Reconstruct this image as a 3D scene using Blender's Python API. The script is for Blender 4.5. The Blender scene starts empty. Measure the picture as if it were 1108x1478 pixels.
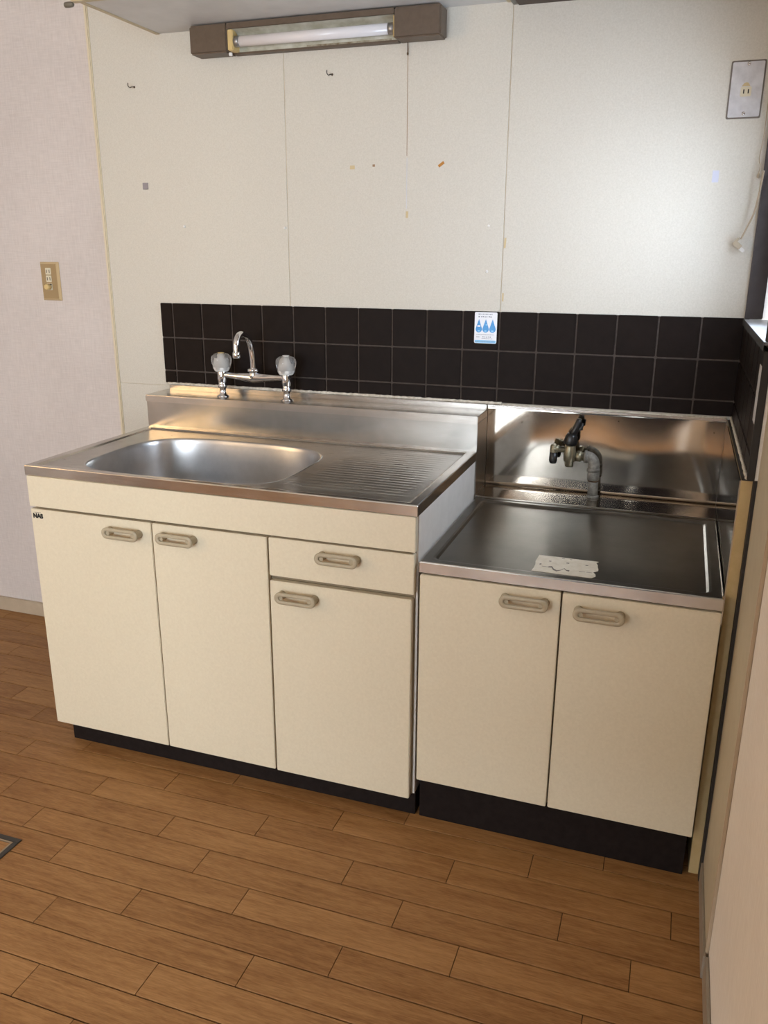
import bpy, bmesh, math, random
from mathutils import Vector, Matrix

# ------------------------------------------------------------------ camera
scene = bpy.context.scene
COL = scene.collection
CAM = Vector((1.5458, -2.3195, 1.3144))
YAW, PITCH, ROLL, FPX = 0.3354, -0.2999, 0.0047, 1201.05
fwd = Vector((-math.sin(YAW)*math.cos(PITCH), math.cos(YAW)*math.cos(PITCH), math.sin(PITCH)))
rgt = Vector((math.cos(YAW), math.sin(YAW), 0)); upv = rgt.cross(fwd)
r2 = math.cos(ROLL)*rgt + math.sin(ROLL)*upv
u2 = -math.sin(ROLL)*rgt + math.cos(ROLL)*upv
cd = bpy.data.cameras.new('camera'); cam = bpy.data.objects.new('camera', cd); COL.objects.link(cam)
cam.matrix_world = Matrix(((r2.x, u2.x, -fwd.x, CAM.x), (r2.y, u2.y, -fwd.y, CAM.y), (r2.z, u2.z, -fwd.z, CAM.z), (0, 0, 0, 1)))
cd.sensor_fit = 'HORIZONTAL'; cd.sensor_width = 36.0; cd.lens = FPX/1108*36.0
cd.clip_start = 0.02
scene.camera = cam

# ------------------------------------------------------------------ light: overcast sky through the room's windows
w = bpy.data.worlds.new('World'); scene.world = w; w.use_nodes = True
bg = w.node_tree.nodes['Background']
bg.inputs['Color'].default_value = (0.87, 0.96, 1.10, 1)
bg.inputs['Strength'].default_value = 21.0

def portal(name, loc, rot, sx, sy):
    l = bpy.data.lights.new(name, 'AREA'); l.shape = 'RECTANGLE'; l.size = sx; l.size_y = sy
    l.cycles.is_portal = True
    o = bpy.data.objects.new(name, l); COL.objects.link(o); o.location = loc; o.rotation_euler = rot
    return o
XL = -1.62
# window openings: (wall x, y0, y1, z0, z1)
WR = (-0.650, -0.006, 1.165, 1.64)      # right wall window
WF = (-0.10, 1.60, 0.03, 1.90)          # front wall sliding window (x0, x1, z0, z1), behind the camera
WL = (-3.30, -2.20, 0.90, 1.95)         # added fill window, left wall, with amber glass (y0, y1, z0, z1), out of view
YF = -4.30
portal('window_portal', (1.80, (WR[0]+WR[1])/2, (WR[2]+WR[3])/2), (0, math.radians(90), 0), WR[3]-WR[2], WR[1]-WR[0])
portal('window_portal.001', ((WF[0]+WF[1])/2, YF-0.06, (WF[2]+WF[3])/2), (math.radians(90), 0, 0), WF[1]-WF[0], WF[3]-WF[2])

portal('window_portal.002', (XL-0.06, (WL[0]+WL[1])/2, (WL[2]+WL[3])/2), (0, math.radians(-90), 0), WL[3]-WL[2], WL[1]-WL[0])

vs = scene.view_settings
vs.view_transform = 'Standard'; vs.look = 'None'; vs.gamma = 1.0; vs.exposure = 0.08; vs.use_curve_mapping = False
scene.cycles.use_denoising = True
scene.cycles.max_bounces = 10; scene.cycles.diffuse_bounces = 6; scene.cycles.glossy_bounces = 5
scene.cycles.sample_clamp_indirect = 6.0
scene.cycles.caustics_reflective = True

# ------------------------------------------------------------------ materials
def nt(name):
    m = bpy.data.materials.new(name); m.use_nodes = True
    t = m.node_tree; b = t.nodes['Principled BSDF']
    return m, t, b
def c4(c): return (c[0], c[1], c[2], 1)
def srgb(r, g, b):
    f = lambda v: (v/255/12.92) if v/255 <= 0.04045 else ((v/255+0.055)/1.055)**2.4
    return (f(r), f(g), f(b))
def mat(name, col, rough=0.5, metal=0.0, spec=0.5, **kw):
    m, t, b = nt(name)
    b.inputs['Base Color'].default_value = c4(col); b.inputs['Roughness'].default_value = rough
    b.inputs['Metallic'].default_value = metal; b.inputs['Specular IOR Level'].default_value = spec
    for k, v in kw.items(): b.inputs[k].default_value = v
    return m
def node(t, kind, **kw):
    n = t.nodes.new(kind)
    for k, v in kw.items(): setattr(n, k, v)
    return n
def mapping(t, scale, coord='Position'):
    if coord == 'Position':
        src = node(t, 'ShaderNodeNewGeometry').outputs['Position']
    else:
        src = node(t, 'ShaderNodeTexCoord').outputs[coord]
    mp = node(t, 'ShaderNodeMapping'); mp.inputs['Scale'].default_value = scale
    t.links.new(src, mp.inputs['Vector']); return mp
def noise(t, vec, scale=1.0, detail=4.0, rough=0.5):
    n = node(t, 'ShaderNodeTexNoise'); n.inputs['Scale'].default_value = scale
    n.inputs['Detail'].default_value = detail; n.inputs['Roughness'].default_value = rough
    t.links.new(vec.outputs['Vector'], n.inputs['Vector']); return n
def ramp(t, src, stops):
    r = node(t, 'ShaderNodeValToRGB'); e = r.color_ramp.elements
    while len(e) < len(stops): e.new(0.5)
    for i, (p, c) in enumerate(stops): e[i].position = p; e[i].color = c4(c)
    t.links.new(src, r.inputs['Fac']); return r
def bump(t, b, src, strength, dist):
    bp = node(t, 'ShaderNodeBump'); bp.inputs['Strength'].default_value = strength; bp.inputs['Distance'].default_value = dist
    t.links.new(src, bp.inputs['Height']); t.links.new(bp.outputs['Normal'], b.inputs['Normal']); return bp

def mottled(name, c1, c2, scale, rough, bstr=0.0, bscale=400, spec=0.4, metal=0.0):
    m, t, b = nt(name); mp = mapping(t, (1, 1, 1)); n = noise(t, mp, scale, 5, 0.6)
    r = ramp(t, n.outputs['Fac'], [(0.3, c1), (0.7, c2)]); t.links.new(r.outputs['Color'], b.inputs['Base Color'])
    b.inputs['Roughness'].default_value = rough; b.inputs['Specular IOR Level'].default_value = spec; b.inputs['Metallic'].default_value = metal
    if bstr:
        n2 = noise(t, mp, bscale, 2, 0.5); bump(t, b, n2.outputs['Fac'], bstr, 0.001)
    return m
def wallpaper(name, c1, c2):
    m, t, b = nt(name)
    m1 = mapping(t, (900, 900, 60)); m2 = mapping(t, (60, 60, 900)); m3 = mapping(t, (1, 1, 1))
    n1 = noise(t, m1, 0.35, 2); n2 = noise(t, m2, 0.35, 2); n3 = noise(t, m3, 3.0, 4)
    mx = node(t, 'ShaderNodeMix', data_type='FLOAT'); mx.inputs[0].default_value = 0.5
    t.links.new(n1.outputs['Fac'], mx.inputs[2]); t.links.new(n2.outputs['Fac'], mx.inputs[3])
    ad = node(t, 'ShaderNodeMath', operation='MULTIPLY_ADD'); ad.inputs[1].default_value = 0.35
    t.links.new(n3.outputs['Fac'], ad.inputs[0])
    sb = node(t, 'ShaderNodeMath', operation='MULTIPLY'); sb.inputs[1].default_value = 0.65
    t.links.new(mx.outputs[0], sb.inputs[0]); t.links.new(sb.outputs[0], ad.inputs[2])
    r = ramp(t, ad.outputs[0], [(0.33, c1), (0.67, c2)]); t.links.new(r.outputs['Color'], b.inputs['Base Color'])
    b.inputs['Roughness'].default_value = 0.85; b.inputs['Specular IOR Level'].default_value = 0.2
    bump(t, b, mx.outputs[0], 0.35, 0.0008)
    return m
def steel(name, col, rough, bscale=(30, 30, 30), bstr=0.05, bdist=0.002, rvar=0.1, streak=(2, 60, 60)):
    m, t, b = nt(name); b.inputs['Metallic'].default_value = 1.0
    mp = mapping(t, (1, 1, 1)); ms = mapping(t, streak)
    n = noise(t, mp, 6, 5, 0.65)
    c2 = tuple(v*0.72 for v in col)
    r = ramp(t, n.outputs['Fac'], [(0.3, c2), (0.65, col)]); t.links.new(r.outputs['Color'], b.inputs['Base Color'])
    ns = noise(t, ms, 3, 4, 0.6)
    mr = node(t, 'ShaderNodeMapRange'); mr.inputs['To Min'].default_value = rough-rvar*0.5; mr.inputs['To Max'].default_value = rough+rvar*0.5
    t.links.new(ns.outputs['Fac'], mr.inputs['Value']); t.links.new(mr.outputs['Result'], b.inputs['Roughness'])
    if bstr:
        mb = mapping(t, bscale); nb = noise(t, mb, 1.0, 2, 0.5); bump(t, b, nb.outputs['Fac'], bstr, bdist)
    return m
def plank_mat(name, dark, light):
    m, t, b = nt(name)
    g = node(t, 'ShaderNodeNewGeometry'); oi = node(t, 'ShaderNodeObjectInfo')
    cb = node(t, 'ShaderNodeCombineXYZ')
    mu = node(t, 'ShaderNodeMath', operation='MULTIPLY'); mu.inputs[1].default_value = 17.0
    t.links.new(oi.outputs['Random'], mu.inputs[0])
    t.links.new(mu.outputs[0], cb.inputs['X']); t.links.new(mu.outputs[0], cb.inputs['Z'])
    va = node(t, 'ShaderNodeVectorMath', operation='ADD'); t.links.new(g.outputs['Position'], va.inputs[0]); t.links.new(cb.outputs[0], va.inputs[1])
    def mp(s):
        q = node(t, 'ShaderNodeMapping'); q.inputs['Scale'].default_value = s; t.links.new(va.outputs[0], q.inputs['Vector']); return q
    n1 = noise(t, mp((6, 60, 6)), 1.0, 6, 0.65)
    n2 = noise(t, mp((40, 420, 40)), 1.0, 3, 0.6)
    n3 = noise(t, mp((2.5, 5, 2.5)), 1.0, 3, 0.5)
    a = node(t, 'ShaderNodeMath', operation='MULTIPLY_ADD'); a.inputs[1].default_value = 0.50
    t.links.new(n1.outputs['Fac'], a.inputs[0])
    a2 = node(t, 'ShaderNodeMath', operation='MULTIPLY'); a2.inputs[1].default_value = 0.42; t.links.new(n2.outputs['Fac'], a2.inputs[0])
    t.links.new(a2.outputs[0], a.inputs[2])
    a3 = node(t, 'ShaderNodeMath', operation='MULTIPLY_ADD'); a3.inputs[1].default_value = 0.18
    t.links.new(n3.outputs['Fac'], a3.inputs[0]); t.links.new(a.outputs[0], a3.inputs[2])
    rv = node(t, 'ShaderNodeMath', operation='MULTIPLY_ADD'); rv.inputs[1].default_value = 0.10; rv.inputs[2].default_value = -0.05
    t.links.new(oi.outputs['Random'], rv.inputs[0])
    a4 = node(t, 'ShaderNodeMath', operation='ADD'); t.links.new(a3.outputs[0], a4.inputs[0]); t.links.new(rv.outputs[0], a4.inputs[1])
    r = ramp(t, a4.outputs[0], [(0.40, dark), (0.70, light)]); t.links.new(r.outputs['Color'], b.inputs['Base Color'])
    b.inputs['Roughness'].default_value = 0.5; b.inputs['Specular IOR Level'].default_value = 0.3
    bump(t, b, n2.outputs['Fac'], 0.12, 0.0006)
    return m

M = {}
M['wallpaper'] = wallpaper('wallpaper', (0.54, 0.49, 0.46), (0.69, 0.635, 0.60))
M['wallpaper_lit'] = wallpaper('wallpaper_lit', (0.70, 0.66, 0.605), (0.82, 0.785, 0.73))  # extra light on the right wall put into a paler wallpaper colour
M['panel'] = mottled('cream_panel', (0.56, 0.535, 0.465), (0.64, 0.615, 0.545), 260, 0.42, 0.06, 500)
M['panel_trim'] = mat('panel_trim', (0.66, 0.58, 0.42), 0.45)
M['tile'] = mottled('tile', (0.0085, 0.0050, 0.0038), (0.0125, 0.0078, 0.0062), 40, 0.5, 0.03, 60, 0.10)
M['grout'] = mottled('grout', (0.05, 0.038, 0.031), (0.085, 0.067, 0.056), 90, 0.85)
M['caulk'] = mottled('caulk', (0.42, 0.37, 0.29), (0.72, 0.68, 0.60), 120, 0.7, 0.3, 150)
M['plank'] = plank_mat('plank', (0.185, 0.080, 0.023), (0.37, 0.195, 0.073))
M['subfloor'] = mat('subfloor', (0.03, 0.015, 0.007), 0.9)
M['ceiling'] = mottled('ceiling', (0.62, 0.60, 0.56), (0.68, 0.66, 0.62), 30, 0.9)
M['cream'] = mottled('cream_laminate', (0.635, 0.572, 0.43), (0.685, 0.622, 0.475), 180, 0.33, 0.03, 300, 0.5)
M['gap_shade'] = mat('carcass_gap_shade', (0.24, 0.185, 0.11), 0.55)  # carcass coloured darker so the door gaps look shaded
M['white_side'] = mottled('white_side', (0.66, 0.63, 0.58), (0.72, 0.69, 0.64), 30, 0.5)
M['end_panel'] = mottled('end_panel', (0.50, 0.37, 0.17), (0.56, 0.42, 0.21), 60, 0.5)
M['dark_strip'] = mat('dark_strip', (0.02, 0.017, 0.015), 0.6)
M['kick'] = mottled('kick_plate', (0.008, 0.005, 0.0045), (0.014, 0.010, 0.009), 60, 0.65, 0, 0, 0.15)
M['handle'] = mottled('handle_plastic', (0.36, 0.31, 0.215), (0.40, 0.345, 0.245), 90, 0.42)
M['steel_top'] = steel('steel_top', (0.50, 0.485, 0.45), 0.28, (60, 60, 60), 0, 0.0002, 0.04, (4, 60, 60))
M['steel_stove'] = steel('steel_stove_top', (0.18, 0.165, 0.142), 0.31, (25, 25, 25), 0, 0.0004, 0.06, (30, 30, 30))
M['steel_basin'] = steel('steel_basin', (0.60, 0.60, 0.60), 0.33, (80, 80, 80), 0, 0.0001, 0.02, (60, 60, 60))
M['steel_edge'] = steel('steel_edge', (0.62, 0.585, 0.54), 0.22, (12, 12, 60), 0.10, 0.002, 0.10, (6, 60, 60))
M['steel_splash'] = steel('steel_splash', (0.60, 0.545, 0.475), 0.09, (7, 7, 9), 0, 0.004, 0.02, (20, 20, 20))
M['steel_guard'] = steel('steel_backguard', (0.49, 0.47, 0.44), 0.24, (10, 10, 20), 0.08, 0.003, 0.10, (5, 60, 60))
M['chrome'] = mat('chrome', (0.72, 0.72, 0.73), 0.10, 1.0)
M['clear'] = mat('clear_acrylic', (0.93, 0.93, 0.92), 0.05, 0.0, 0.5, **{'Transmission Weight': 0.85, 'IOR': 1.45})
M['white_plastic'] = mat('white_plastic', (0.75, 0.74, 0.71), 0.4)
M['brass_old'] = mottled('old_brass', (0.16, 0.145, 0.10), (0.34, 0.31, 0.22), 60, 0.42, 0.2, 120, metal=0.8)
M['galv'] = mottled('galvanised_pipe', (0.13, 0.125, 0.11), (0.30, 0.29, 0.26), 80, 0.6, 0.3, 160, metal=0.35)
M['rust'] = mottled('rust', (0.04, 0.025, 0.015), (0.12, 0.07, 0.035), 150, 0.8)
M['black'] = mat('black_plastic', (0.010, 0.010, 0.010), 0.35)
M['slot'] = mat('slot', (0.01, 0.009, 0.008), 0.8)
M['cab_under'] = mottled('cabinet_underside', (0.56, 0.55, 0.53), (0.62, 0.61, 0.59), 20, 0.45)
M['cab_edge'] = mottled('cabinet_edge', (0.50, 0.42, 0.27), (0.56, 0.47, 0.31), 40, 0.5)
M['bronze'] = mat('bronze_pull', (0.13, 0.115, 0.085), 0.5)
M['hood'] = mottled('hood_dark_wood', (0.03, 0.016, 0.010), (0.05, 0.027, 0.017), 30, 0.5)
M['lamp_brown'] = mottled('lamp_brown', (0.095, 0.066, 0.043), (0.118, 0.083, 0.056), 70, 0.45)
M['lamp_inner'] = mottled('lamp_reflector', (0.40, 0.39, 0.30), (0.62, 0.62, 0.55), 30, 0.4)
M['lamp_rust'] = mottled('lamp_rust', (0.14, 0.10, 0.05), (0.42, 0.40, 0.31), 55, 0.6)
M['tube'] = mat('tube_glass', (0.74, 0.72, 0.73), 0.2)
M['tube_cap'] = mat('tube_cap', (0.35, 0.34, 0.33), 0.35, 0.8)
M['yellowed'] = mat('yellowed_plastic', (0.62, 0.46, 0.20), 0.4)
M['switch_plate'] = mat('gold_beige_plate', (0.34, 0.245, 0.125), 0.38, 0.15)
M['switch_rim'] = mat('gold_rim', (0.66, 0.52, 0.30), 0.25, 0.35)
M['ivory'] = mat('ivory_plastic', (0.66, 0.61, 0.46), 0.4)
M['plate_steel'] = mottled('plate_steel', (0.50, 0.50, 0.52), (0.66, 0.66, 0.68), 35, 0.35, metal=0.45)
M['plate_edge'] = mat('plate_edge', (0.16, 0.14, 0.12), 0.6)
M['frame_brown'] = mottled('window_frame_brown', (0.042, 0.032, 0.030), (0.055, 0.043, 0.041), 40, 0.45)
M['alu'] = mat('sash_aluminium', (0.10, 0.10, 0.11), 0.4, 0.5)
M['sill'] = mottled('sill_white', (0.52, 0.53, 0.55), (0.62, 0.63, 0.65), 30, 0.4)
M['post'] = mottled('post_paint', (0.46, 0.41, 0.30), (0.50, 0.45, 0.335), 25, 0.6)
M['base_beige'] = mottled('baseboard_beige', (0.44, 0.36, 0.26), (0.50, 0.41, 0.30), 25, 0.5)
M['base_grey'] = mottled('baseboard_grey', (0.27, 0.23, 0.18), (0.32, 0.27, 0.21), 25, 0.5)
M['cord'] = mat('cord_ivory', (0.40, 0.33, 0.23), 0.5)
M['paper'] = mottled('old_paper', (0.62, 0.57, 0.45), (0.74, 0.70, 0.60), 60, 0.7)
M['ink_grey'] = mat('grey_print', (0.17, 0.15, 0.13), 0.8)
M['sticker_white'] = mat('sticker_white', (0.80, 0.83, 0.88), 0.35)
M['sticker_blue'] = mottled('sticker_blue', (0.03, 0.25, 0.62), (0.05, 0.32, 0.70), 300, 0.35)
M['sticker_cyan'] = mat('sticker_cyan', (0.22, 0.56, 0.85), 0.35)
M['sticker_text'] = mat('sticker_text', (0.22, 0.25, 0.32), 0.5)
M['blue_label'] = mat('pale_blue_label', (0.54, 0.56, 0.66), 0.5)
M['grey_tape'] = mat('grey_foam', (0.30, 0.27, 0.28), 0.7)
M['orange'] = mat('orange_tape', (0.42, 0.18, 0.02), 0.6)
M['residue'] = mat('glue_residue', (0.56, 0.45, 0.25), 0.6)
M['stain'] = mat('rust_stain', (0.30, 0.19, 0.10), 0.6)
M['hatch_metal'] = mat('hatch_metal', (0.055, 0.05, 0.042), 0.5, 0.4)
M['hatch_trim'] = mat('hatch_trim', (0.34, 0.27, 0.18), 0.4, 0.5)
M['door_wood'] = plank_mat('door_wood', (0.11, 0.05, 0.022), (0.20, 0.10, 0.045))
def glass_mat(name, tint):
    m = bpy.data.materials.new(name); m.use_nodes = True; t = m.node_tree
    out = t.nodes['Material Output']; t.nodes.remove(t.nodes['Principled BSDF'])
    tr = node(t, 'ShaderNodeBsdfTransparent'); gl = node(t, 'ShaderNodeBsdfGlossy'); gl.inputs['Roughness'].default_value = 0.05
    mx = node(t, 'ShaderNodeMixShader'); mx.inputs[0].default_value = 0.06
    tr.inputs['Color'].default_value = c4(tint)
    t.links.new(tr.outputs[0], mx.inputs[1]); t.links.new(gl.outputs[0], mx.inputs[2]); t.links.new(mx.outputs[0], out.inputs['Surface'])
    return m
M['glass'] = glass_mat('window_glass', (0.95, 0.95, 0.93))
M['curtain_blue'] = mottled('curtain_blue', (0.030, 0.032, 0.055), (0.045, 0.048, 0.080), 200, 0.9, 0.1, 900, 0.1)
M['dimming'] = glass_mat('dimming_glass', (0.066, 0.058, 0.048))
M['amber'] = glass_mat('warm_fill_glass', (0.78, 0.61, 0.42))
M['frosted'] = glass_mat('tinted_glass', (0.96, 0.98, 1.0))

# ------------------------------------------------------------------ mesh helpers
WORLD = {}
def box(bm, x0, x1, y0, y1, z0, z1, bev=0.0, seg=2):
    v = [bm.verts.new((x, y, z)) for x in (x0, x1) for y in (y0, y1) for z in (z0, z1)]
    fs = [bm.faces.new([v[i] for i in f]) for f in ((0, 1, 3, 2), (4, 6, 7, 5), (0, 4, 5, 1), (2, 3, 7, 6), (0, 2, 6, 4), (1, 5, 7, 3))]
    if bev:
        es = list({e for f in fs for e in f.edges})
        bmesh.ops.bevel(bm, geom=es, offset=bev, segments=seg, affect='EDGES', clamp_overlap=True)
    return bm
def B(): return bmesh.new()
def boxbm(*a, **k): return box(B(), *a, **k)
def frame_of(d):
    d = d.normalized(); a = Vector((0, 0, 1)) if abs(d.z) < 0.9 else Vector((1, 0, 0))
    x = d.cross(a).normalized(); return x, d.cross(x).normalized()
def tube(bm, pts, rad, seg=16, cap=True):
    pts = [Vector(p) for p in pts]; n = len(pts)
    rads = rad if isinstance(rad, (list, tuple)) else [rad]*n
    rings = []; px = None
    for i, p in enumerate(pts):
        d = (pts[min(i+1, n-1)] - pts[max(i-1, 0)])
        if px is None: x, y = frame_of(d)
        else:
            dn = d.normalized(); x = (px - dn*px.dot(dn)).normalized(); y = dn.cross(x)
        px = x
        rings.append([bm.verts.new(p + (x*math.cos(2*math.pi*k/seg) + y*math.sin(2*math.pi*k/seg))*rads[i]) for k in range(seg)])
    for a, b in zip(rings, rings[1:]):
        for k in range(seg):
            f = bm.faces.new((a[k], a[(k+1) % seg], b[(k+1) % seg], b[k])); f.smooth = True
    if cap:
        bm.faces.new(rings[0][::-1]); bm.faces.new(rings[-1])
    return bm
def lathe(bm, o, axis, prof, seg=24, lobes=0, amp=0.0):
    """profile of (radius, height along axis)"""
    o = Vector(o); ax = Vector(axis).normalized(); x, y = frame_of(ax); rings = []
    for r, h in prof:
        ring = []
        for k in range(seg):
            t = 2*math.pi*k/seg; rr = r*(1 + amp*math.cos(lobes*t)) if lobes else r
            ring.append(bm.verts.new(o + ax*h + (x*math.cos(t) + y*math.sin(t))*max(rr, 1e-5)))
        rings.append(ring)
    for a, b in zip(rings, rings[1:]):
        for k in range(seg):
            f = bm.faces.new((a[k], a[(k+1) % seg], b[(k+1) % seg], b[k])); f.smooth = True
    bm.faces.new(rings[0][::-1]); bm.faces.new(rings[-1])
    return bm
def rrect(x0, x1, y0, y1, r, seg=5):
    pts = []
    for cx, cy, a0 in ((x1-r, y1-r, 0), (x0+r, y1-r, 90), (x0+r, y0+r, 180), (x1-r, y0+r, 270)):
        for k in range(seg+1):
            a = math.radians(a0 + 90*k/seg); pts.append((cx+r*math.cos(a), cy+r*math.sin(a)))
    return pts
def loops(bm, rings, smooth=False):
    vr = [[bm.verts.new(p) for p in ring] for ring in rings]
    for a, b in zip(vr, vr[1:]):
        n = len(a)
        for k in range(n):
            f = bm.faces.new((a[k], a[(k+1) % n], b[(k+1) % n], b[k])); f.smooth = smooth
    return vr
def extrude_poly(bm, pts, axis, d0, d1):
    """polygon pts (a,b) extruded along axis 'y' (pts are x,z) or 'z' (pts are x,y)"""
    mk = (lambda p, d: (p[0], d, p[1])) if axis == 'y' else (lambda p, d: (p[0], p[1], d))
    a = [bm.verts.new(mk(p, d0)) for p in pts]; b = [bm.verts.new(mk(p, d1)) for p in pts]
    n = len(pts)
    bm.faces.new(a); bm.faces.new(b[::-1])
    for k in range(n): bm.faces.new((a[k], b[k], b[(k+1) % n], a[(k+1) % n]))
    return bm
def mesh_of(bm, name, m, origin):
    bmesh.ops.recalc_face_normals(bm, faces=bm.faces)
    bmesh.ops.translate(bm, verts=bm.verts, vec=-Vector(origin))
    me = bpy.data.meshes.new(name); bm.to_mesh(me); bm.free()
    if m: me.materials.append(M[m])
    return me
def obj(name, bm, m, parent=None, label=None, cat=None, group=None, kind=None, origin=None):
    if origin is None:
        co = [v.co for v in bm.verts]
        lo = [min(c[i] for c in co) for i in range(3)]; hi = [max(c[i] for c in co) for i in range(3)]
        origin = ((lo[0]+hi[0])/2, (lo[1]+hi[1])/2, lo[2])
    me = mesh_of(bm, name, m, origin)
    return link(name, me, origin, parent, label, cat, group, kind)
def link(name, data, origin, parent=None, label=None, cat=None, group=None, kind=None):
    o = bpy.data.objects.new(name, data); COL.objects.link(o)
    WORLD[o.name] = Vector(origin)
    if parent:
        o.parent = parent; o.location = Vector(origin) - WORLD[parent.name]
    else: o.location = origin
    if label: o['label'] = label
    if cat: o['category'] = cat
    if group: o['group'] = group
    if kind: o['kind'] = kind
    return o
def thing(name, origin, label, cat, group=None):
    return link(name, None, origin, None, label, cat, group)
def text_bm(s, size, depth, bold=0.0):
    cu = bpy.data.curves.new('lettering', 'FONT'); cu.body = s; cu.size = size; cu.extrude = depth; cu.offset = bold
    cu.align_x = 'CENTER'; cu.align_y = 'CENTER'
    o = bpy.data.objects.new('lettering_tmp', cu); COL.objects.link(o)
    bpy.context.view_layer.update()
    me = bpy.data.meshes.new_from_object(o.evaluated_get(bpy.context.evaluated_depsgraph_get()))
    bm = B(); bm.from_mesh(me)
    bpy.data.objects.remove(o); bpy.data.curves.remove(cu); bpy.data.meshes.remove(me)
    return bm

# ------------------------------------------------------------------ setting
XR, ZC = 1.705, 2.42
# back wall
wb = obj('wall_back', boxbm(XL-0.1, 1.86, 0.0005, 0.12, -0.05, ZC), 'wallpaper', kind='structure')
PT = 0.0005
panel_x = [(-0.188, 0.4386), (0.4406, 1.0715), (1.0735, 1.7045)]
for a, b in panel_x:
    bm = boxbm(a, b, -0.003, PT, 0.907, ZC-0.005, bev=0.0008, seg=1); obj('wall_panel', bm, 'panel', wb)
obj('wall_panel', boxbm(-0.188, 0.002, -0.003, PT, 0.02, 0.906, bev=0.0008, seg=1), 'panel', wb)
obj('panel_joint', boxbm(-0.187, 1.704, -0.0008, PT, 0.88, ZC-0.01), 'panel_trim', wb)
obj('panel_moulding', boxbm(-0.199, -0.187, -0.009, PT, 0.0, ZC-0.002, bev=0.003), 'panel_trim', wb)
# tiles on the back wall
TP, TX0, TG = 0.104, 0.034, 0.0040
xs = [-0.009] + [TX0+TP*i for i in range(16)] + [1.693]
zs = [(1.0605, 1.1665), (0.9565, 1.0605), (0.917, 0.9565)]
TY0, TY1 = -0.0085, -0.003
obj('grout', boxbm(-0.0085, 1.7045, -0.0058, PT-0.001, 0.917, 1.1655), 'grout', wb)
cache = {}
for (z0, z1) in zs:
    for i in range(17):
        a, b = xs[i], xs[i+1]
        a2 = a + (TG/2 if i else 0); b2 = b - (TG/2 if i < 16 else 0)
        t0 = z0 + (TG/2 if z0 > 0.92 else 0); t1 = z1 - (TG/2 if z1 < 1.16 else 0)
        key = (round(b2-a2, 4), round(t1-t0, 4)); org = ((a2+b2)/2, (TY0+TY1)/2, t0)
        if key not in cache:
            cache[key] = mesh_of(boxbm(a2, b2, TY0, TY1, t0, t1, bev=0.0016, seg=2), 'tile', 'tile', org)
        link('tile', cache[key], org, wb)
# caulk bead under the tiles (uneven)
random.seed(4)
def bead(p0, p1, r, n, seed):
    random.seed(seed); p0, p1 = Vector(p0), Vector(p1)
    pts = [p0.lerp(p1, i/n) for i in range(n+1)]
    return tube(B(), pts, [r*random.uniform(0.75, 1.25) for _ in pts], 8)
obj('caulk', bead((0.0, -0.009, 0.915), (1.09, -0.009, 0.915), 0.0042, 160, 3), 'caulk', wb)
obj('caulk', bead((1.09, -0.0095, 0.912), (1.68, -0.0095, 0.912), 0.0022, 80, 5), 'caulk', wb)
obj('baseboard_back', boxbm(XL, -0.199, -0.0145, 0.0, 0.0, 0.052, bev=0.002), 'base_beige', kind='structure')

# right wall with its window opening
bm = B()
y0, y1, z0, z1 = WR
box(bm, XR, XR+0.14, y0-0.012, 0.0, -0.05, z0-0.0005)                # below the window
box(bm, XR, XR+0.14, y0-0.012, 0.0, z1, ZC)
box(bm, XR+0.011, XR+0.14, YF-0.1, y0-0.012, -0.05, ZC)
box(bm, XR, XR+0.14, y1, 0.0, z0-0.0005, z1)
wr = obj('wall_right', bm, 'wallpaper_lit', kind='structure')
RX0, RX1 = 1.693, 1.699
rys = [-0.0085 - 0.104*i for i in range(7)]; rys[-1] = -0.655
obj('grout', boxbm(1.6957, XR-0.0002, -0.655, -0.009, 0.919, 1.148), 'grout', wr)
for (z0, z1) in ((1.0605, 1.150), (0.9565, 1.0605), (0.919, 0.9565)):
    for i in range(6):
        a, b = rys[i+1]+TG/2, rys[i]-TG/2
        t0 = z0 + (TG/2 if z0 > 0.92 else 0); t1 = z1 - (TG/2 if z1 < 1.14 else 0)
        key = ('r', round(b-a, 4), round(t1-t0, 4)); org = ((RX0+RX1)/2, (a+b)/2, t0)
        if key not in cache:
            cache[key] = mesh_of(boxbm(RX0, RX1, a, b, t0, t1, bev=0.0016, seg=2), 'tile', 'tile', org)
        link('tile', cache[key], org, wr)
obj('tile_edge_strip', boxbm(1.6915, XR-0.0003, -0.664, -0.6552, 0.912, 1.150, bev=0.001), 'dark_strip', wr)
obj('caulk', bead((1.6915, -0.012, 0.9145), (1.6915, -0.655, 0.9145), 0.0036, 80, 8), 'caulk', wr)
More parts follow.
